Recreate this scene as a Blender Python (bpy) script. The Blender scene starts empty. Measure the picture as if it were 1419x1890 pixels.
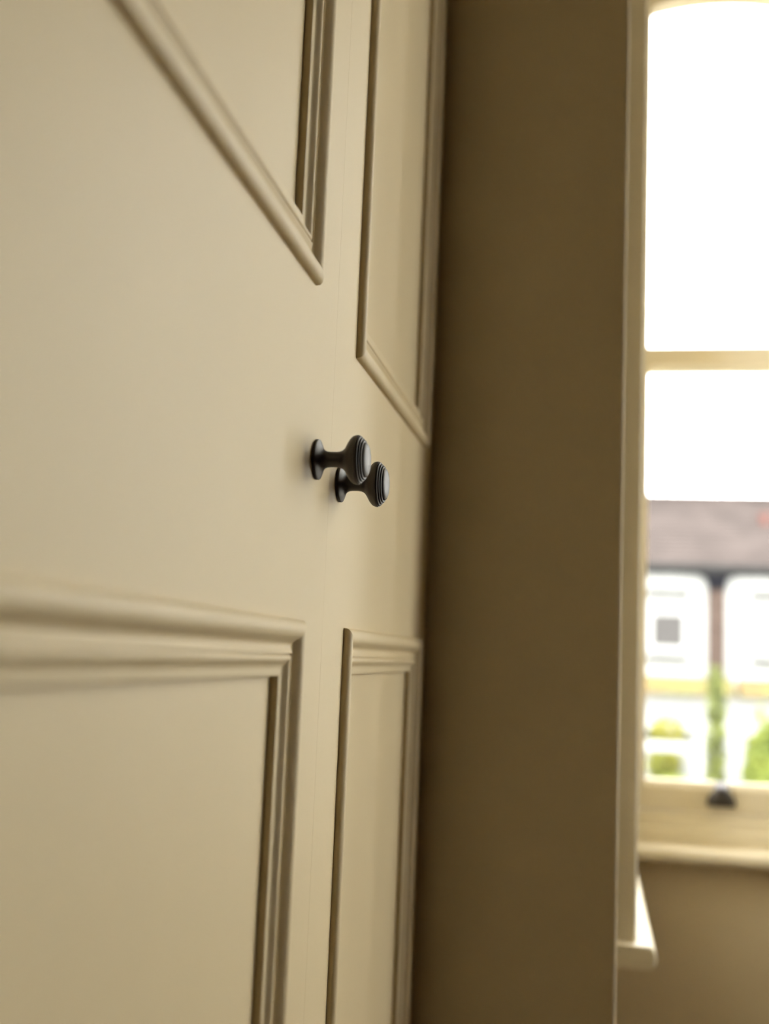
import bpy, bmesh, math, random
from mathutils import Vector, Matrix

C = bpy.context.scene.collection
sc = bpy.context.scene
rnd = random.Random(7)

# ------------------------------------------------------------------ camera, sky, exposure
EYE = 1.0                                   # lens height above the bedroom floor
CAM = Vector((0.2037, 0.0, EYE))
yaw, pit, rol = 0.18193, 0.12569, 0.04127
fw = Vector((-math.sin(yaw) * math.cos(pit), math.cos(yaw) * math.cos(pit), math.sin(pit)))
r0 = fw.cross(Vector((0, 0, 1))).normalized()
u0 = r0.cross(fw)
rt = math.cos(rol) * r0 + math.sin(rol) * u0
up = -math.sin(rol) * r0 + math.cos(rol) * u0
cd = bpy.data.cameras.new('camera')
cd.sensor_fit = 'VERTICAL'
cd.sensor_height = 36.0
cd.sensor_width = 27.0
cd.lens = 36.0 * 2087.0 / 1890.0
cd.clip_start = 0.01
cd.clip_end = 300
cd.dof.use_dof = True
cd.dof.focus_distance = 0.922
cd.dof.aperture_fstop = 3.25
cam = bpy.data.objects.new('camera', cd)
C.objects.link(cam)
cam.matrix_world = Matrix(((rt.x, up.x, -fw.x, CAM.x), (rt.y, up.y, -fw.y, CAM.y), (rt.z, up.z, -fw.z, CAM.z), (0, 0, 0, 1)))
sc.camera = cam

w = bpy.data.worlds.new('overcast_sky')
sc.world = w
w.use_nodes = True
bg = w.node_tree.nodes['Background']
bg.inputs[0].default_value = (1.0, 0.985, 0.955, 1)
bg.inputs[1].default_value = 6.0
w.cycles.sampling_method = 'AUTOMATIC'

sc.view_settings.view_transform = 'Standard'
sc.view_settings.look = 'None'
sc.view_settings.gamma = 1.0
sc.view_settings.use_curve_mapping = False
sc.view_settings.exposure = 1.49
sc.cycles.use_denoising = True
sc.cycles.max_bounces = 14
sc.cycles.diffuse_bounces = 10
sc.cycles.transparent_max_bounces = 16
sc.cycles.caustics_reflective = False
sc.cycles.caustics_refractive = False

# ------------------------------------------------------------------ materials
def principled(name, col, rough=0.5, metal=0.0, spec=0.5, var=0.0, scale=8.0, bump=0.0, bscale=300.0, col2=None, bdist=0.001):
    m = bpy.data.materials.new(name)
    m.use_nodes = True
    nt = m.node_tree
    b = nt.nodes['Principled BSDF']
    b.inputs['Base Color'].default_value = (*col, 1)
    b.inputs['Roughness'].default_value = rough
    b.inputs['Metallic'].default_value = metal
    b.inputs['Specular IOR Level'].default_value = spec
    tc = nt.nodes.new('ShaderNodeTexCoord')
    if var > 0 or col2:
        n = nt.nodes.new('ShaderNodeTexNoise')
        n.inputs['Scale'].default_value = scale
        n.inputs['Detail'].default_value = 4
        nt.links.new(tc.outputs['Object'], n.inputs['Vector'])
        r = nt.nodes.new('ShaderNodeValToRGB')
        c2 = col2 if col2 else tuple(c * (1 - var) for c in col)
        c1 = col if col2 else tuple(min(1, c * (1 + var)) for c in col)
        r.color_ramp.elements[0].position = 0.36
        r.color_ramp.elements[1].position = 0.64
        r.color_ramp.elements[0].color = (*c2, 1)
        r.color_ramp.elements[1].color = (*c1, 1)
        nt.links.new(n.outputs['Fac'], r.inputs[0])
        nt.links.new(r.outputs[0], b.inputs['Base Color'])
    if bump > 0:
        n2 = nt.nodes.new('ShaderNodeTexNoise')
        n2.inputs['Scale'].default_value = bscale
        n2.inputs['Detail'].default_value = 3
        nt.links.new(tc.outputs['Object'], n2.inputs['Vector'])
        bp = nt.nodes.new('ShaderNodeBump')
        bp.inputs['Strength'].default_value = bump
        bp.inputs['Distance'].default_value = bdist
        nt.links.new(n2.outputs['Fac'], bp.inputs['Height'])
        nt.links.new(bp.outputs[0], b.inputs['Normal'])
    return m

PAINT = (0.62, 0.512, 0.318)
M = {}
M['paint'] = principled('eggshell_putty_paint', PAINT, 0.55, var=0.012, scale=5, bump=0.05, bscale=220, spec=0.18)
M['wallpaint'] = principled('matt_putty_wall_paint', (0.56, 0.475, 0.325), 0.75, var=0.015, scale=3, bump=0.10, bscale=160, spec=0.25)
M['ceilpaint'] = principled('ceiling_paint', (0.50, 0.44, 0.32), 0.8, var=0.01, scale=3)
M['bronze'] = principled('dark_bronze', (0.034, 0.028, 0.026), 0.48, metal=0.0, spec=0.55, var=0.10, scale=60, bump=0.04, bscale=500)
M['joinery'] = principled('window_joinery_paint', (0.67, 0.605, 0.46), 0.5, var=0.012, scale=5, spec=0.25)
M['dimwall'] = principled('low_bounce_wall_colour', (0.26, 0.225, 0.15), 0.8, var=0.02, scale=3, spec=0.2)  # wall colour darkened on the unseen walls to cut light bounced into the room
M['silver'] = principled('dull_steel', (0.17, 0.16, 0.165), 0.4, metal=1.0, var=0.03)
M['carcass'] = principled('cupboard_inside', (0.5, 0.43, 0.31), 0.6, var=0.05)
M['oak'] = principled('low_bounce_floor', (0.10, 0.065, 0.04), 0.45, var=0.2, scale=6)  # dark tone chosen so the unseen floor bounces less light
M['stucco'] = principled('pale_roughcast_render', (0.28, 0.28, 0.275), 0.9, var=0.03, scale=2, bump=0.2, bscale=30, bdist=0.01, spec=0.1)
M['slate'] = principled('brown_slate', (0.042, 0.034, 0.032), 0.9, var=0.15, scale=1.4, spec=0.05)
M['gutter'] = principled('dark_gutter', (0.026, 0.026, 0.026), 0.8, var=0.1, spec=0.05)
M['pier'] = principled('brown_brick_pier', (0.050, 0.036, 0.030), 0.9, var=0.2, scale=9, spec=0.05)
M['corbel'] = principled('dark_lead', (0.006, 0.006, 0.008), 0.8, var=0.1, spec=0.05)
M['terracotta'] = principled('terracotta', (0.095, 0.046, 0.040), 0.9, var=0.1, spec=0.05)
M['moss_tile'] = principled('mossy_clay_tile', (0.130, 0.082, 0.044), 0.9, scale=1.3, col2=(0.115, 0.118, 0.046), spec=0.05)
M['white_frame'] = principled('pale_window_paint', (0.26, 0.26, 0.255), 0.8, var=0.02, spec=0.1)
M['ledge'] = principled('weathered_stone_ledge', (0.018, 0.018, 0.015), 0.9, var=0.1, spec=0.05)
M['houseglass'] = principled('dark_room_glass', (0.048, 0.045, 0.044), 0.5, spec=0.1, var=0.05)
M['sky_pane'] = principled('painted_sky_reflection', (0.15, 0.155, 0.155), 0.8, var=0.02, spec=0.1)  # pale colour stands in for white sky reflected in the house panes
M['road'] = principled('asphalt', (0.11, 0.11, 0.11), 0.9, var=0.15, bump=0.3, bscale=80, bdist=0.01)
M['bark'] = principled('bark', (0.09, 0.06, 0.04), 0.9, var=0.2, bump=0.3, bscale=40, bdist=0.01)
M['soil'] = principled('paving', (0.12, 0.12, 0.11), 0.9, var=0.1, spec=0.1)

def leafmat(name, a, b, sc_):
    m = principled(name, a, 0.6, scale=sc_, col2=b)
    bs = m.node_tree.nodes['Principled BSDF']
    bs.inputs['Specular IOR Level'].default_value = 0.08
    return m
M['leaf_lime'] = leafmat('lime_leaf', (0.20, 0.225, 0.050), (0.105, 0.135, 0.036), 3.0)
M['leaf_dark'] = leafmat('conifer_leaf', (0.180, 0.200, 0.060), (0.065, 0.075, 0.036), 2.2)
M['leaf_yellow'] = leafmat('golden_leaf', (0.24, 0.215, 0.042), (0.13, 0.155, 0.040), 3.0)

def glassmat():
    m = bpy.data.materials.new('window_glass')
    m.use_nodes = True
    nt = m.node_tree
    nt.nodes.clear()
    o = nt.nodes.new('ShaderNodeOutputMaterial')
    t = nt.nodes.new('ShaderNodeBsdfTransparent')
    t.inputs[0].default_value = (0.97, 0.98, 0.97, 1)
    g = nt.nodes.new('ShaderNodeBsdfGlossy')
    g.inputs['Roughness'].default_value = 0.0
    lw = nt.nodes.new('ShaderNodeLayerWeight')
    lw.inputs[0].default_value = 0.5
    pw = nt.nodes.new('ShaderNodeMath')
    pw.operation = 'POWER'
    pw.inputs[1].default_value = 5.0
    nt.links.new(lw.outputs['Facing'], pw.inputs[0])
    f = nt.nodes.new('ShaderNodeMath')
    f.operation = 'MULTIPLY_ADD'
    f.inputs[1].default_value = 0.96
    f.inputs[2].default_value = 0.04
    nt.links.new(pw.outputs[0], f.inputs[0])
    x = nt.nodes.new('ShaderNodeMixShader')
    nt.links.new(f.outputs[0], x.inputs[0])
    nt.links.new(t.outputs[0], x.inputs[1])
    nt.links.new(g.outputs[0], x.inputs[2])
    nt.links.new(x.outputs[0], o.inputs[0])
    return m
M['glass'] = glassmat()

# ------------------------------------------------------------------ mesh helpers
def ident(a, b, c):
    return (a, b, c)

def obj(name, bm, mat, parent=None, smooth=None, bevel=0.0, seg=2):
    bmesh.ops.recalc_face_normals(bm, faces=bm.faces)
    me = bpy.data.meshes.new(name)
    bm.to_mesh(me)
    bm.free()
    me.materials.append(M[mat])
    if smooth is not None:
        for p in me.polygons:
            p.use_smooth = True
        me.set_sharp_from_angle(angle=math.radians(smooth))
    o = bpy.data.objects.new(name, me)
    C.objects.link(o)
    if parent:
        o.parent = parent
        o.matrix_parent_inverse = parent.matrix_world.inverted()
    if bevel > 0:
        md = o.modifiers.new('edge', 'BEVEL')
        md.width = bevel
        md.segments = seg
        md.limit_method = 'ANGLE'
        md.angle_limit = math.radians(40)
        md.harden_normals = False
        for p in me.polygons:
            p.use_smooth = True
        me.set_sharp_from_angle(angle=math.radians(50))
    return o

def empty(name, loc, label=None, cat=None, group=None, kind=None):
    o = bpy.data.objects.new(name, None)
    o.location = loc
    o.empty_display_size = 0.1
    C.objects.link(o)
    o.matrix_world = Matrix.Translation(loc)
    return tag(o, label, cat, group, kind)

def tag(o, label=None, cat=None, group=None, kind=None):
    if label: o['label'] = label
    if cat: o['category'] = cat
    if group: o['group'] = group
    if kind: o['kind'] = kind
    return o

def box(bm, a0, a1, b0, b1, c0, c1, mp=ident):
    vs = [bm.verts.new(mp(a, b, c)) for a in (a0, a1) for b in (b0, b1) for c in (c0, c1)]
    for f in ((0, 1, 3, 2), (4, 6, 7, 5), (0, 4, 5, 1), (2, 3, 7, 6), (0, 2, 6, 4), (1, 5, 7, 3)):
        bm.faces.new([vs[i] for i in f])
    return bm

def bx(*a, mp=ident):
    return box(bmesh.new(), *a, mp=mp)

def prism(bm, poly, v0, v1, mp):
    """poly: list of (u, z); extruded from v0 to v1 (mp takes u, v, z)."""
    A = [bm.verts.new(mp(u, v0, z)) for u, z in poly]
    B = [bm.verts.new(mp(u, v1, z)) for u, z in poly]
    n = len(poly)
    bm.faces.new(A)
    bm.faces.new(B[::-1])
    for i in range(n):
        bm.faces.new((A[i], B[i], B[(i + 1) % n], A[(i + 1) % n]))
    return bm

def sweep(bm, prof, p0, p1, place):
    """prof: list of (s, t); one cross-section at each end; place(s, t, end) -> xyz."""
    A = [bm.verts.new(place(s, t, p0)) for s, t in prof]
    B = [bm.verts.new(place(s, t, p1)) for s, t in prof]
    n = len(prof)
    bm.faces.new(A)
    bm.faces.new(B[::-1])
    for i in range(n):
        bm.faces.new((A[i], B[i], B[(i + 1) % n], A[(i + 1) % n]))
    return bm

def lathe(prof, seg, axis_fn):
    bm = bmesh.new()
    rings = []
    for x, r in prof:
        if r < 1e-6:
            rings.append([bm.verts.new(axis_fn(x, 0, 0))])
        else:
            rings.append([bm.verts.new(axis_fn(x, r * math.cos(2 * math.pi * k / seg), r * math.sin(2 * math.pi * k / seg))) for k in range(seg)])
    for a, b in zip(rings, rings[1:]):
        for k in range(seg):
            k2 = (k + 1) % seg
            if len(a) == 1 and len(b) == 1:
                continue
            if len(a) == 1:
                bm.faces.new((a[0], b[k], b[k2]))
            elif len(b) == 1:
                bm.faces.new((a[k], b[0], a[k2]))
            else:
                bm.faces.new((a[k], b[k], b[k2], a[k2]))
    return bm

# ------------------------------------------------------------------ room shell
YP = 1.4312        # far end of the cupboards: the wall stub beside the bay
XB = 0.2432        # left wall of the bay
XR = 1.95          # right wall of the bay
YF = 2.80          # inner face of the bay's front wall
HC = 3.00          # ceiling
XRM = 5.00         # right wall of the room
YBK = -5.80        # back wall
XLF = -0.60        # alcove back wall
YCH = -0.10        # chimney breast side
T = 0.27           # wall thickness
SILL = EYE - 0.411

def struct(name, bm, mat, label, smooth=None, bevel=0.0, seg=2):
    o = obj(name, bm, mat, None, smooth, bevel, seg)
    return tag(o, label, None, None, 'structure')

struct('floor', bx(XLF - T, XRM + T, YBK - T, YF + T, -0.12, 0.0), 'oak', 'bedroom floor, darkened to bounce less light')
struct('ceiling', bx(XLF - T, XRM + T, YBK - T, YF + T, HC, HC + 0.12), 'ceilpaint', 'pale painted ceiling')
struct('wall_left', bx(XLF - T, XLF, YBK, YP, 0, HC), 'wallpaint', 'putty painted wall behind the cupboard')
struct('wall_chimney', bx(XLF, 0.0, YBK, YCH, 0, HC), 'wallpaint', 'putty painted chimney breast beside the cupboard')
struct('wall_back', bx(XLF - T, XRM + T, YBK - T, YBK, 0, HC), 'dimwall', 'unseen back wall, colour darkened to cut bounced light')
struct('wall_right', bx(XRM, XRM + T, YBK, YP, 0, HC), 'dimwall', 'unseen right wall, colour darkened to cut bounced light')

mp_front = lambda u, v, z: (u, YF + v, z)
mp_left = lambda u, v, z: (XB - v, u, z)
mp_right = lambda u, v, z: (XR + v, u, z)

# openings: (u0, u1, zspring, rise)
ZT = EYE + 1.798
WIN_N = (0.285, 0.755, ZT + 0.002, 0.040)
WIN_C = (0.870, 1.325, ZT + 0.002, 0.040)
WIN_M = (1.440, 1.910, ZT + 0.002, 0.040)
WIN_S = (1.870, 2.640, ZT + 0.002, 0.045)

WIN_R = (1.770, 2.600, ZT + 0.002, 0.045)

def arc(u0_, u1_, zs, rise, n=14):
    out = []
    for k in range(n + 1):
        a = k / n
        out.append((u0_ + (u1_ - u0_) * a, zs + rise * (1 - (2 * a - 1) ** 2)))
    return out

def wall_openings(bm, ua, ub, wins, mp):
    box(bm, ua, ub, 0, T, 0, SILL - 0.033, mp)
    edges = [ua]
    for a, b, zs, rise in wins:
        edges += [a, b]
    edges.append(ub)
    for a, b in zip(edges[::2], edges[1::2]):
        box(bm, a, b, 0, T, SILL - 0.033, HC, mp)
    for a, b, zs, rise in wins:
        pts = arc(a, b, zs, rise)
        prism(bm, pts + [(b, HC), (a, HC)], 0, T, mp)
    return bm

# the left stub and the bay's left side wall are one plastered body, with a rounded arris
bm = bmesh.new()
R_ = 0.005
cx, cy = XB - R_, YP + R_
poly = [(XLF - T, YP)]
for k in range(9):
    a = -math.pi / 2 + math.pi / 2 * k / 8
    poly.append((cx + R_ * math.cos(a), cy + R_ * math.sin(a)))
poly += [(XB, YP + 0.2), (XB - T, YP + 0.2), (XLF - T, YP + 0.2)]
A = [bm.verts.new((x, y, 0)) for x, y in poly]
B = [bm.verts.new((x, y, HC)) for x, y in poly]
bm.faces.new(A[::-1]); bm.faces.new(B)
for i in range(len(poly)):
    j = (i + 1) % len(poly)
    bm.faces.new((A[i], A[j], B[j], B[i]))
struct('wall_front', bm, 'wallpaint', 'shaded putty wall stub at the end of the cupboard doors', smooth=30)
struct('wall_bay_left', wall_openings(bmesh.new(), YP + 0.2, YF, [WIN_S], mp_left), 'wallpaint', 'left side wall of the bay')
struct('wall_bay_front', wall_openings(bmesh.new(), XB - T, XR + T, [WIN_N, WIN_C, WIN_M], mp_front), 'wallpaint', 'front wall of the bay below and around the windows')
bm = wall_openings(bmesh.new(), YP + 0.2, YF, [WIN_R], mp_right)
box(bm, XR, XRM + T, YP, YP + 0.2, 0, HC)
struct('wall_bay_right', bm, 'wallpaint', 'right side wall of the bay')

# ------------------------------------------------------------------ sash windows
ZG0 = EYE - 0.268       # bottom of the lower glass
ZRB = EYE - 0.338       # bottom of the bottom rail
ZM0, ZM1 = EYE + 0.744, EYE + 0.793

def sash_window(idx, spec, mp, label, lift=True, arch_boards=True):
    u0_, u1_, zs, rise = spec
    root = empty('window_%d' % idx, mp((u0_ + u1_) / 2, 0.06, SILL), label, None, None, 'structure')
    gl, gr = u0_ + 0.056, u1_ - 0.056           # glass edges
    sl, sr = u0_ + 0.012, u1_ - 0.012           # sash edges
    # frame: jamb linings, beads and arched head
    bm = bmesh.new()
    box(bm, u0_, sl - 0.0005, 0.0, 0.17, SILL - 0.03, zs, mp)
    box(bm, sr + 0.0005, u1_, 0.0, 0.17, SILL - 0.03, zs, mp)
    prism(bm, arc(u0_, u1_, zs, rise) + arc(u0_, u1_, zs - 0.012, rise)[::-1], 0.0, 0.17, mp)
    obj('frame', bm, 'joinery', root, 35)
    bm = bmesh.new()
    for a, b in ((u0_ + 0.012, u0_ + 0.026), (u1_ - 0.026, u1_ - 0.012)):
        box(bm, a, b, 0.008, 0.028, SILL + 0.012, zs - 0.012, mp)
    obj('staff_bead', bm, 'joinery', root, bevel=0.004)
    # lower stepped sub-sill under the bottom rail
    bm = bmesh.new()
    prof = [(0.012, SILL), (0.012, ZRB - 0.042), (0.020, ZRB - 0.034), (0.020, ZRB - 0.018), (0.027, ZRB - 0.012), (0.027, ZRB - 0.003), (0.075, ZRB - 0.003), (0.17, SILL - 0.02), (0.17, SILL - 0.033), (0.012, SILL - 0.033)]
    sweep(bm, prof, sl, sr, lambda s, t, e: mp(e, s, t))
    obj('sub_sill', bm, 'joinery', root, bevel=0.0025)
    # lower sash
    v0, v1 = 0.030, 0.070
    bm = bmesh.new()
    box(bm, sl, gl, v0, v1, ZRB, ZM1, mp)
    box(bm, gr, sr, v0, v1, ZRB, ZM1, mp)
    rail = [(v0, ZRB), (v0, ZG0 - 0.016), (v0 + 0.014, ZG0), (v1, ZG0), (v1, ZRB)]
    sweep(bm, rail, gl, gr, lambda s, t, e: mp(e, s, t))
    rail = [(v0, ZM1), (v0, ZM0 + 0.006), (v0 + 0.008, ZM0), (v1 + 0.006, ZM0 + 0.004), (v1 + 0.002, ZM1)]
    sweep(bm, rail, gl, gr, lambda s, t, e: mp(e, s, t))
    ls = obj('lower_sash', bm, 'joinery', root, bevel=0.002)
    obj('glass_pane', bx(gl - 0.004, gr + 0.004, v0 + 0.022, v0 + 0.026, ZG0 - 0.004, ZM0 + 0.004, mp=mp), 'glass', ls)
    # upper sash
    v0, v1 = 0.080, 0.120
    bm = bmesh.new()
    zt = zs - 0.013
    box(bm, sl, gl, v0, v1, ZM0, zt - 0.052, mp)
    box(bm, gr, sr, v0, v1, ZM0, zt - 0.052, mp)
    box(bm, gl, gr, v0, v1, ZM0, ZM1, mp)
    prism(bm, arc(sl, sr, zt, rise) + [(sr, zt - 0.052)] + arc(gl, gr, zt - 0.052, rise)[::-1] + [(sl, zt - 0.052)], v0, v1, mp)
    us = obj('upper_sash', bm, 'joinery', root, bevel=0.002)
    bm = bmesh.new()
    prism(bm, [(gl - 0.004, ZM1 - 0.004), (gr + 0.004, ZM1 - 0.004)] + arc(gl - 0.004, gr + 0.004, zt - 0.048, rise)[::-1], v0 + 0.020, v0 + 0.024, mp)
    obj('glass_pane', bm, 'glass', us)
    # sash lift: small plate with a flared hooked lip
    if lift:
        cs = [(u0_ + u1_) / 2 - 0.003] if (u1_ - u0_) < 1.0 else [u0_ + 0.35, u1_ - 0.35]
        for c in cs:
            bm = bmesh.new()
            lv = 0.030
            rows = []
            zc = EYE - 0.281
            # (z offset, half width, projection)
            for dz, hw, pj in ((0.000, 0.013, 0.004), (0.000, 0.013, 0.013), (-0.006, 0.020, 0.021), (-0.016, 0.029, 0.025), (-0.030, 0.033, 0.024), (-0.040, 0.032, 0.018), (-0.040, 0.030, 0.000)):
                row = []
                for k in range(9):
                    a = -1 + 2 * k / 8
                    row.append(bm.verts.new(mp(c + hw * a, lv - pj * (1 - 0.55 * a ** 4), zc + dz)))
                rows.append(row)
            top = [bm.verts.new(mp(c + 0.013 * (-1 + 2 * k / 8), lv, zc + 0.000)) for k in range(9)]
            rows.insert(0, top)
            for ra, rb in zip(rows, rows[1:]):
                for k in range(8):
                    bm.faces.new((ra[k], ra[k + 1], rb[k + 1], rb[k]))
            bm.faces.new([r[0] for r in rows])
            bm.faces.new([r[-1] for r in rows][::-1])
            bm.faces.new(rows[0] + rows[-1][::-1])
            lf = obj('sash_lift', bm, 'bronze', ls, 45)
            bm = bmesh.new()  # added wedge, tilted to catch the sky as the lift's top-lip highlight
            sweep(bm, [(lv - 0.0005, zc + 0.001), (lv - 0.0005, zc + 0.017), (lv - 0.003, zc + 0.017), (lv - 0.021, zc + 0.004), (lv - 0.021, zc + 0.001)], c - 0.015, c + 0.015, lambda s, t, e: mp(e, s, t))
            obj('lift_glint_wedge', bm, 'silver', ls)['label'] = 'bright sloping metal thumb plate above the sash lift'
            lf['label'] = 'dark metal sash lift on the bottom rail'
    return root

sash_window(1, WIN_N, mp_front, 'narrow arched sash window in the front of the bay next to the wall stub')
sash_window(2, WIN_C, mp_front, 'narrow arched middle sash window in the front of the bay')
sash_window(3, WIN_M, mp_front, 'narrow arched sash window at the far end of the bay front')
w4 = sash_window(4, WIN_S, mp_left, 'side sash window of the bay standing over the white lit sill', lift=False)
w5 = sash_window(5, WIN_R, mp_right, 'side sash window in the opposite side of the bay', lift=False)

# window boards with rounded nosing
def nosing(p, th, z, n=6):
    """profile in (v, z): front at -p, back at 0.012."""
    pr = [(0.0118, z - th), (0.0118, z)]
    r = th / 2
    for k in range(n + 1):
        a = math.pi / 2 + math.pi * k / n
        pr.append((-p + r * 0.7 + r * 0.7 * math.cos(a), z - r + r * math.sin(a)))
    return pr

bm = bmesh.new()
sweep(bm, nosing(0.068, 0.033, SILL), XB + 0.0005, XR - 0.0005, lambda s, t, e: mp_front(e, s, t))
struct('trim_1', bm, 'joinery', 'painted window board under the front sash windows', smooth=40)
bm = bmesh.new()
prof = nosing(0.068, 0.033, SILL)
sweep(bm, prof, 1.775, YF - 0.069, lambda s, t, e: mp_left(e, s, t))
struct('trim_2', bm, 'joinery', 'bright window board below the left side window of the bay', smooth=40, bevel=0.004)
bm = bmesh.new()
sweep(bm, prof, 1.680, YF - 0.069, lambda s, t, e: mp_right(e, s, t))
struct('trim_3', bm, 'joinery', 'window board below the right side window of the bay', smooth=40, bevel=0.004)

# architraves around the two side windows
def architrave(idx, mp, ua, ub, lab):
    bm = bmesh.new()
    pj = 0.0395
    pr = [(0.0, 0.0), (0.064, 0.0), (0.064, -0.016), (0.058, -0.020), (0.020, -0.024), (0.018, -0.030), (0.012, -pj), (0.003, -pj), (0.0, -pj + 0.003)]
    ztop = ZT + 0.06
    sweep(bm, pr, SILL, ztop, lambda s, t, e: mp(ua - 0.064 + s, t, e))
    sweep(bm, pr, SILL, ztop, lambda s, t, e: mp(ub + 0.05 - s * 0.78, t * 0.5, e))
    box(bm, ua - 0.064, ub + 0.05, -0.030, 0.0, ztop, ztop + 0.09, mp)
    struct('trim_%d' % idx, bm, 'joinery', lab)
architrave(4, mp_left, 1.870, 2.640, 'painted architrave of the left side window standing on its window board')
architrave(5, mp_right, 1.770, 2.600, 'painted architrave of the right side window of the bay')

# ------------------------------------------------------------------ cupboard with panelled doors
WZ0, WZ1 = 0.115, 2.42
D_T = 0.024
SEAM = 0.8615
wd = empty('fitted_cupboard', (0.0, 0.7, 0.0), 'putty painted built-in cupboard with panelled double doors and two dark knobs', 'cupboard')
bm = bmesh.new()
box(bm, XLF + 0.004, -D_T - 0.004, YCH + 0.003, YCH + 0.022, 0.0, HC - 0.004)
box(bm, XLF + 0.004, -D_T - 0.004, YP - 0.022, YP - 0.003, 0.0, HC - 0.004)
box(bm, XLF + 0.004, XLF + 0.012, YCH + 0.022, YP - 0.022, 0.0, HC - 0.004)
box(bm, XLF + 0.012, -D_T - 0.004, YCH + 0.022, YP - 0.022, WZ0 - 0.02, WZ0)
box(bm, XLF + 0.012, -D_T - 0.004, YCH + 0.022, YP - 0.022, WZ1, WZ1 + 0.02)
obj('carcass', bm, 'carcass', wd)
obj('plinth', bx(-0.022, -0.002, YCH + 0.003, YP - 0.002, 0.0, WZ0 - 0.003), 'paint', wd, bevel=0.001)
obj('frieze', bx(-0.022, -0.002, YCH + 0.003, YP - 0.002, WZ1 + 0.003, HC - 0.004), 'paint', wd, bevel=0.001)
obj('frame_stile', bx(-0.022, -0.0005, YCH + 0.003, 0.168, WZ0, WZ1), 'paint', wd, bevel=0.001)
# rebate strip behind the meeting stiles
obj('rebate_strip', bx(-D_T - 0.003, -0.0001, SEAM - 0.00004, SEAM + 0.00004, WZ0 + 0.002, WZ1 - 0.002), 'paint', wd)

# bolection moulding: (inset from the outer edge, height above the stile face) in metres
def mould_profile():
    p = [(0.0, -0.0075), (0.0, 0.0)]
    # torus
    for k in range(1, 15):
        a = math.pi - math.pi * 0.80 * k / 14
        p.append((0.0068 + 0.0068 * math.cos(a) , 0.0018 + 0.0052 * math.sin(a)))
    p += [(0.0142, 0.0027), (0.0153, 0.0011), (0.0165, 0.0000), (0.0178, -0.0005), (0.0192, -0.0003), (0.0206, 0.0004), (0.0219, 0.0012), (0.0230, 0.0019), (0.0236, 0.0020),
          (0.0238, 0.0005), (0.0249, 0.0005), (0.0251, 0.0012), (0.0257, 0.0018), (0.0268, 0.0021), (0.0280, 0.0019), (0.0290, 0.0012),
          (0.0300, 0.0002), (0.0310, -0.0009), (0.0320, -0.0017), (0.0332, -0.0021), (0.0350, -0.0022), (0.0385, -0.0023), (0.0392, -0.0027), (0.0395, -0.0035), (0.0397, -0.0081), (0.0397, -0.0085)]
    return [(t, h) for t, h in p]
PROF = mould_profile()
BACK = [(PROF[-1][0], -0.0110), (0.0004, -0.0110)]

def strip(outer, side, parent, proud):
    y0, z0, y1, z1 = outer
    pr = PROF + BACK
    bm = bmesh.new()
    def at(corner, t, h):
        y = y0 + t if corner[0] == 0 else y1 - t
        z = z0 + t if corner[1] == 0 else z1 - t
        return (h + proud, y, z)
    ends = {'bottom': ((0, 0), (1, 0)), 'top': ((0, 1), (1, 1)), 'near': ((0, 0), (0, 1)), 'far': ((1, 0), (1, 1))}[side]
    A = [bm.verts.new(at(ends[0], t, h)) for t, h in pr]
    B = [bm.verts.new(at(ends[1], t, h)) for t, h in pr]
    n = len(pr)
    bm.faces.new(A); bm.faces.new(B[::-1])
    for i in range(n):
        j = (i + 1) % n
        bm.faces.new((A[i], B[i], B[j], A[j]))
    return obj('panel_moulding', bm, 'paint', parent, 32)

def door(y0, y1, rects, knob_y, knob_z, label):
    """stile-and-rail leaf with two bolection-moulded panels and a turned knob."""
    bm = bmesh.new()
    e = 0.0016
    ys = sorted({y0, y1})
    inn = 0.0003     # stile edge lies just under the moulding's outer edge
    py0, py1 = rects[0][0] + inn, rects[0][2] - inn
    zs_ = [WZ0 + 0.002]
    for r in rects:
        zs_ += [r[1] + inn, r[3] - inn]
    zs_.append(WZ1 - 0.002)
    box(bm, -D_T, 0, y0, py0, zs_[0], zs_[-1])
    box(bm, -D_T, 0, py1, y1, zs_[0], zs_[-1])
    for a, b in ((zs_[0], zs_[1]), (zs_[2], zs_[3]), (zs_[4], zs_[5])):
        box(bm, -D_T, 0, py0, py1, a, b)
    bmesh.ops.remove_doubles(bm, verts=bm.verts, dist=1e-5)
    # drop the internal faces between stiles and rails
    seen = {}
    for f in list(bm.faces):
        k = tuple(sorted(v.index for v in f.verts)) if False else tuple(sorted((round(v.co.x, 5), round(v.co.y, 5), round(v.co.z, 5)) for v in f.verts))
        seen.setdefault(k, []).append(f)
    d = obj('door', bm, 'paint', wd)
    d['label'] = label
    for r in rects:
        ry0, rz0, ry1, rz1 = r
        obj('panel', bx(-0.017, -0.0080, ry0 + 0.012, ry1 - 0.012, rz0 + 0.012, rz1 - 0.012), 'paint', d)
        for s in ('bottom', 'top', 'near', 'far'):
            strip(r, s, d, 0.0)
    k = obj('knob', lathe(KNOB, 72, lambda x, a, b: (x, knob_y + a, knob_z + b)), 'bronze', d, 28)
    k['label'] = 'dark turned metal knob with ringed rim'
    return d

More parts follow.
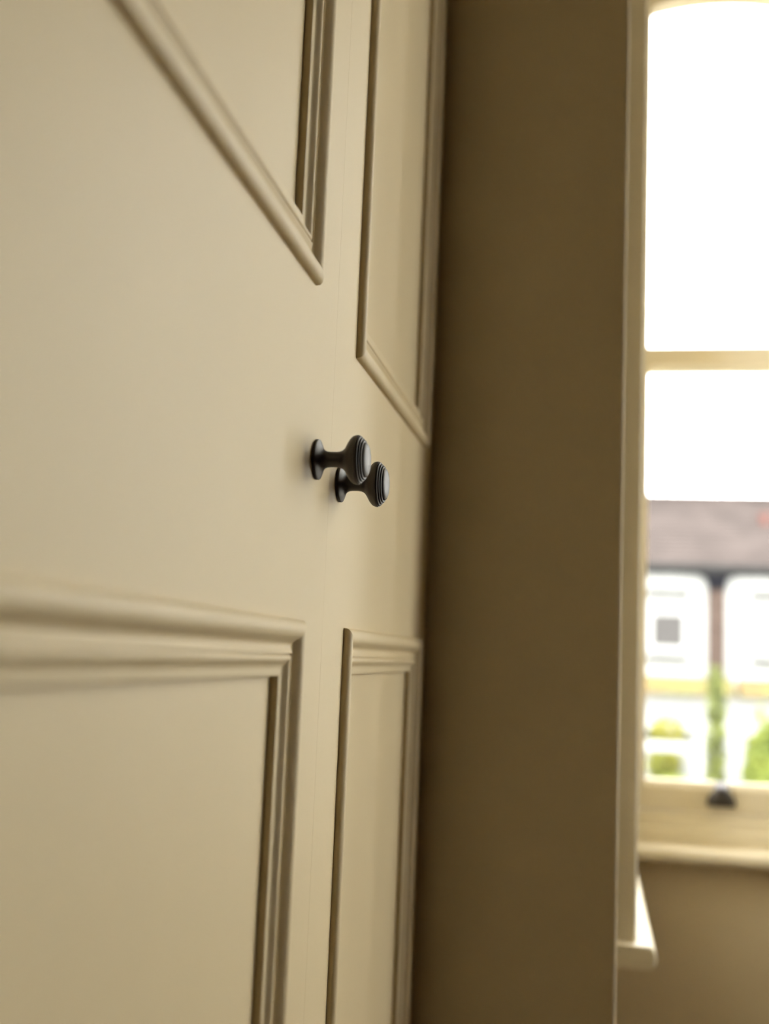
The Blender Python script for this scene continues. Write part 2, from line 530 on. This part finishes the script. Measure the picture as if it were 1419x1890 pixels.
def knob_profile():
    mm = [(0.0, 0.0), (0.0, 14.6), (0.4, 15.2), (2.1, 15.3), (2.7, 15.0), (3.1, 14.2), (3.9, 12.4), (4.7, 10.2), (5.7, 8.3), (7.0, 6.9), (8.8, 6.1), (11.0, 5.85), (13.5, 5.8), (16.5, 5.85), (18.6, 6.1), (20.4, 6.8), (21.8, 7.8), (23.0, 9.2), (24.2, 11.2), (25.3, 13.2), (26.5, 15.1), (27.8, 16.7), (29.3, 17.9), (31.0, 18.5), (32.6, 18.6), (33.3, 18.4)]
    # three stepped rings round the rim, then a shallow dome
    for xc, rc in ((34.1, 17.1), (35.6, 15.6), (37.0, 14.2)):
        mm.append((xc - 1.05, rc - 0.05))
        for k in range(7):
            a = math.radians(150 - 30 * k)
            mm.append((xc + 0.80 * math.cos(a), rc + 0.80 * math.sin(a) if math.sin(a) > -0.1 else rc - 0.1))
    mm += [(37.6, 13.3), (38.0, 13.1)]
    for k in range(1, 11):
        a = math.pi / 2 * k / 10
        mm.append((38.0 + 3.4 * math.sin(a), 13.2 * math.cos(a)))
    return [(x / 1000, r / 1000 if r > 1e-6 else 0.0) for x, r in mm]
KNOB = knob_profile()

GAP = 0.0001
L0, L1 = 0.250, 0.7885
R0, R1 = 0.9395, 1.3660
door(0.170, SEAM - GAP, [(L0, WZ0 + 0.16, L1, EYE + 0.0222), (L0, EYE + 0.2699, L1, WZ1 - 0.13)], 0.8141, EYE + 0.1434,
     'cupboard door that meets the chimney breast side')
door(SEAM + GAP, YP - 0.003, [(R0, WZ0 + 0.16, R1, EYE + 0.0212), (R0, EYE + 0.2556, R1, WZ1 - 0.13)], 0.8968, EYE + 0.1379,
     'cupboard door next to the wall stub')

# ------------------------------------------------------------------ outside: street and terrace opposite
GZ = -3.0
struct('ground', bx(-30, 40, YF + T + 0.02, 60, GZ - 0.2, GZ), 'soil', 'street paving outside')
struct('road', bx(-30, 40, 9.0, 16.0, GZ + 0.001, GZ + 0.02), 'road', 'asphalt road between the houses')
HY = 24.0

def house_window(parent, xc, zb, wd_, ht, lower_dark=True):
    y = HY
    bm = bmesh.new()
    f = 0.07
    box(bm, xc - wd_ / 2, xc - wd_ / 2 + f, y - 0.05, y - 0.002, zb, zb + ht)
    box(bm, xc + wd_ / 2 - f, xc + wd_ / 2, y - 0.05, y - 0.002, zb, zb + ht)
    box(bm, xc - wd_ / 2 + f, xc + wd_ / 2 - f, y - 0.05, y - 0.002, zb, zb + f * 1.3)
    box(bm, xc - wd_ / 2 + f, xc + wd_ / 2 - f, y - 0.05, y - 0.002, zb + ht - f, zb + ht)
    box(bm, xc - wd_ / 2 + f, xc + wd_ / 2 - f, y - 0.05, y - 0.002, zb + ht * 0.70, zb + ht * 0.70 + 0.06)
    fr = obj('window', bm, 'white_frame', parent)
    obj('pane', bx(xc - wd_ / 2 + f, xc + wd_ / 2 - f, y - 0.03, y - 0.004, zb + f * 1.3, zb + ht * 0.70), 'houseglass' if lower_dark else 'sky_pane', fr)
    obj('pane', bx(xc - wd_ / 2 + f, xc + wd_ / 2 - f, y - 0.03, y - 0.004, zb + ht * 0.70 + 0.06, zb + ht - f), 'sky_pane', fr)
    obj('ledge', bx(xc - wd_ / 2 - 0.06, xc + wd_ / 2 + 0.04, y - 0.16, y - 0.002, zb - 0.20, zb - 0.10), 'ledge', fr)
    obj('lintel', bx(xc - wd_ / 2 - 0.06, xc + wd_ / 2 + 0.04, y - 0.10, y - 0.002, zb + ht + 0.06, zb + ht + 0.18), 'ledge', fr)

def house(x0, x1, label, ups, vent=None):
    h = empty('terraced_house', ((x0 + x1) / 2, HY + 3, GZ), label, 'house')
    obj('wall', bx(x0, x1, HY, HY + 5.1, GZ, 3.0), 'stucco', h)
    # roof in stepped courses, front and back slopes
    ge, rz, ry = 3.02, 4.86, HY + 2.58
    n = 18
    for sgn, nm in ((1, 'roof'), (-1, 'roof')):
        bm = bmesh.new()
        pts = []
        for k in range(n):
            a, b = k / n, (k + 1) / n
            ya, yb = -0.25 + (2.83) * a, -0.25 + 2.83 * b
            za, zb = ge + (rz - ge) * a, ge + (rz - ge) * b
            pts.append((ya, za + 0.03)); pts.append((yb, zb + 0.008))
        pts += [(2.58, rz - 0.1), (-0.25, ge - 0.06)]
        sweep(bm, pts, x0, x1, lambda s, t, e: (e, HY + s if sgn > 0 else HY + 5.16 - s, t))
        ro = obj(nm, bm, 'slate', h)
    obj('ridge_tile', lathe([(0, 0.0), (0, 0.10), (x1 - x0, 0.10), (x1 - x0, 0.0)], 12, lambda x, a, b: (x0 + x, ry, rz + b - 0.01)
        if False else (x0 + x, ry + a, rz + b - 0.01)), 'slate', h, 40)
    bm = bmesh.new()
    box(bm, x0, x1, HY - 0.36, HY - 0.252, 2.98, 3.09)
    obj('gutter', bm, 'gutter', h, bevel=0.02)
    obj('fascia', bx(x0, x1, HY - 0.24, HY - 0.02, 2.90, 2.958), 'gutter', h)
    for xc, dark in ups:
        house_window(h, xc, 1.32, 0.76, 1.06, dark)
        house_window(h, xc, -2.0, 0.95, 1.5, False)
    # lean-to tiled canopy between the floors
    bm = bmesh.new()
    pts = []
    for k in range(4):
        a, b = k / 4, (k + 1) / 4
        pts.append((-0.40 + 0.40 * a, 0.52 + 0.30 * a + 0.02)); pts.append((-0.40 + 0.40 * b, 0.52 + 0.30 * b))
    pts += [(-0.001, 0.46), (-0.40, 0.46)]
    sweep(bm, pts, x0 + 0.05, x1 - 0.05, lambda s, t, e: (e, HY + s, t))
    obj('canopy_roof', bm, 'moss_tile', h)['label'] = 'mossy orange tiled canopy between the floors'
    if vent:
        vx, vy = vent
        zz = ge + (rz - ge) * (vy + 0.25) / 2.83
        obj('roof_vent', lathe([(0, 0), (0, 0.10), (0.16, 0.09), (0.18, 0.12), (0.24, 0.12), (0.26, 0.08), (0.26, 0)], 20,
            lambda x, a, b: (vx + a, HY + vy + b, zz - 0.05 + x)), 'terracotta', h, 35)['label'] = 'terracotta roof vent pot'
    return h

p = house(-2.20, 3.125, 'white rendered terraced house with a brown brick pier at its edge', [(1.80, True), (-0.9, False)])
house(3.127, 7.70, 'white rendered terraced house with a terracotta roof vent beside the brown pier', [(3.86, False), (6.5, True)], vent=(3.93, 1.55))

pier = obj('brick_pier', bx(2.585, 2.925, HY - 0.17, HY - 0.003, 0.84, 2.62), 'pier', p)
bm = bmesh.new()
pr = [(2.585, 2.60), (2.925, 2.60), (2.935, 2.70), (2.98, 2.84), (3.12, 2.90), (2.39, 2.90), (2.53, 2.84), (2.575, 2.70)]
prism(bm, pr, HY - 0.235, HY - 0.003, lambda u, v, z: (u, v, z))
obj('flared_head', bm, 'corbel', pier)

# plants in the front gardens
def leaves(name, parent, mat, n, place, size, seed):
    r = random.Random(seed)
    bm = bmesh.new()
    for i in range(n):
        c = Vector(place(r))
        d = Vector((r.gauss(0, 1), r.gauss(0, 1), r.gauss(0.2, 0.8))).normalized()
        s = d.cross(Vector((r.gauss(0, 1), r.gauss(0, 1), r.gauss(0, 1)))).normalized()
        nn = d.cross(s)
        L = size * r.uniform(0.7, 1.3)
        w_ = L * 0.42
        a = bm.verts.new(c); b = bm.verts.new(c + d * L * .5 + s * w_ + nn * w_ * .25)
        e = bm.verts.new(c + d * L); f = bm.verts.new(c + d * L * .5 - s * w_ + nn * w_ * .25)
        bm.faces.new((a, b, e)); bm.faces.new((a, e, f))
    me = bpy.data.meshes.new(name)
    bm.to_mesh(me); bm.free()
    me.materials.append(M[mat])
    o = bpy.data.objects.new(name, me)
    C.objects.link(o)
    o.parent = parent
    o.matrix_parent_inverse = parent.matrix_world.inverted()
    o['kind'] = 'stuff'
    return o

def stem(parent, x, y, z0, z1, r_):
    bm = lathe([(0, 0), (0, r_), ((z1 - z0) * .5, r_ * .75), (z1 - z0, r_ * .4), (z1 - z0, 0)], 10, lambda h, a, b: (x + a + 0.03 * math.sin(h * 3), y + b, z0 + h))
    obj('trunk', bm, 'bark', parent, 40)

def ball_place(blobs):
    tot = [b[3] * b[4] * b[5] for b in blobs]
    def pl(r):
        b = r.choices(blobs, tot)[0]
        while True:
            v = Vector((r.uniform(-1, 1), r.uniform(-1, 1), r.uniform(-1, 1)))
            if v.length <= 1: break
        v = v.normalized() * (v.length ** 0.4)
        return (b[0] + v.x * b[3], b[1] + v.y * b[4], b[2] + v.z * b[5])
    return pl

def shrub(name, x, y, blobs, mat, n, size, label, seed, cat='shrub', tr=0.05):
    e = empty(name, (x, y, GZ), label, cat)
    zt = max(b[2] for b in blobs)
    stem(e, x, y, GZ, zt, tr)
    leaves('foliage', e, mat, n, ball_place(blobs), size, seed)
    return e

# slim conifer in front of the pier
def conifer_place(r):
    h = r.random()
    rad = 0.07 + 0.15 * (1 - h) ** 0.45
    a = r.uniform(0, 2 * math.pi)
    q = rad * math.sqrt(r.random())
    return (2.565 + q * math.cos(a), 22.1 + q * math.sin(a), GZ + 0.2 + h * 3.78)
e = empty('slim_conifer', (2.565, 22.1, GZ), 'slim dark green conifer rising in front of the brown pier', 'tree')
stem(e, 2.565, 22.1, GZ, 0.6, 0.05)
leaves('foliage', e, 'leaf_dark', 2600, conifer_place, 0.10, 3)

shrub('stand_in_shrub', 1.70, 22.4, [(1.70, 22.4, -0.19, 0.30, 0.2, 0.22), (1.66, 22.4, -0.85, 0.30, 0.3, 0.26), (1.70, 22.4, -1.6, 0.45, 0.4, 0.6), (1.5, 22.4, -0.55, 0.05, 0.05, 0.3)], 'leaf_yellow', 2600, 0.11,  # added shrub, stands in for green reflected in the ground-floor panes
      'added golden green shrub standing in for green reflections in the house window', 11)
shrub('leafy_bush', 3.45, 21.8, [(3.50, 21.8, -1.15, 0.52, 0.5, 0.8), (3.42, 21.8, -0.55, 0.36, 0.35, 0.45), (3.55, 21.8, -0.15, 0.3, 0.3, 0.25), (3.3, 21.8, 0.22, 0.12, 0.1, 0.12)], 'leaf_lime', 4200, 0.12,
      'big lime green bush right of the slim conifer', 12)
e = empty('low_hedge', (2.2, 20.6, GZ), 'low clipped green hedge along the front gardens', 'hedge')
stem(e, 2.2, 20.6, GZ, -1.4, 0.04)
def hedge_place(r):
    x = r.uniform(-2, 7)
    return (x, 20.6 + r.uniform(-.25, .25), r.uniform(GZ + 0.1, -0.98 + 0.10 * math.sin(x * 4.1) + 0.06 * math.sin(x * 9)))
leaves('foliage', e, 'leaf_lime', 7000, hedge_place, 0.12, 5)

f = empty('stand_in_fence', (1.6, 21.3, GZ), 'added white board fence standing in for the bar between the window panes', 'fence')  # added fence, stands in for the white bar of the ground-floor window
for zc, hh in ((-0.42, 0.075), (-1.15, 0.05)):
    obj('rail', bx(0.9, 2.25, 21.28, 21.31, zc - hh, zc + hh), 'white_frame', f)
for xx in (0.93, 2.19):
    obj('post', bx(xx - 0.05, xx + 0.05, 21.32, 21.41, GZ, -0.28), 'white_frame', f)
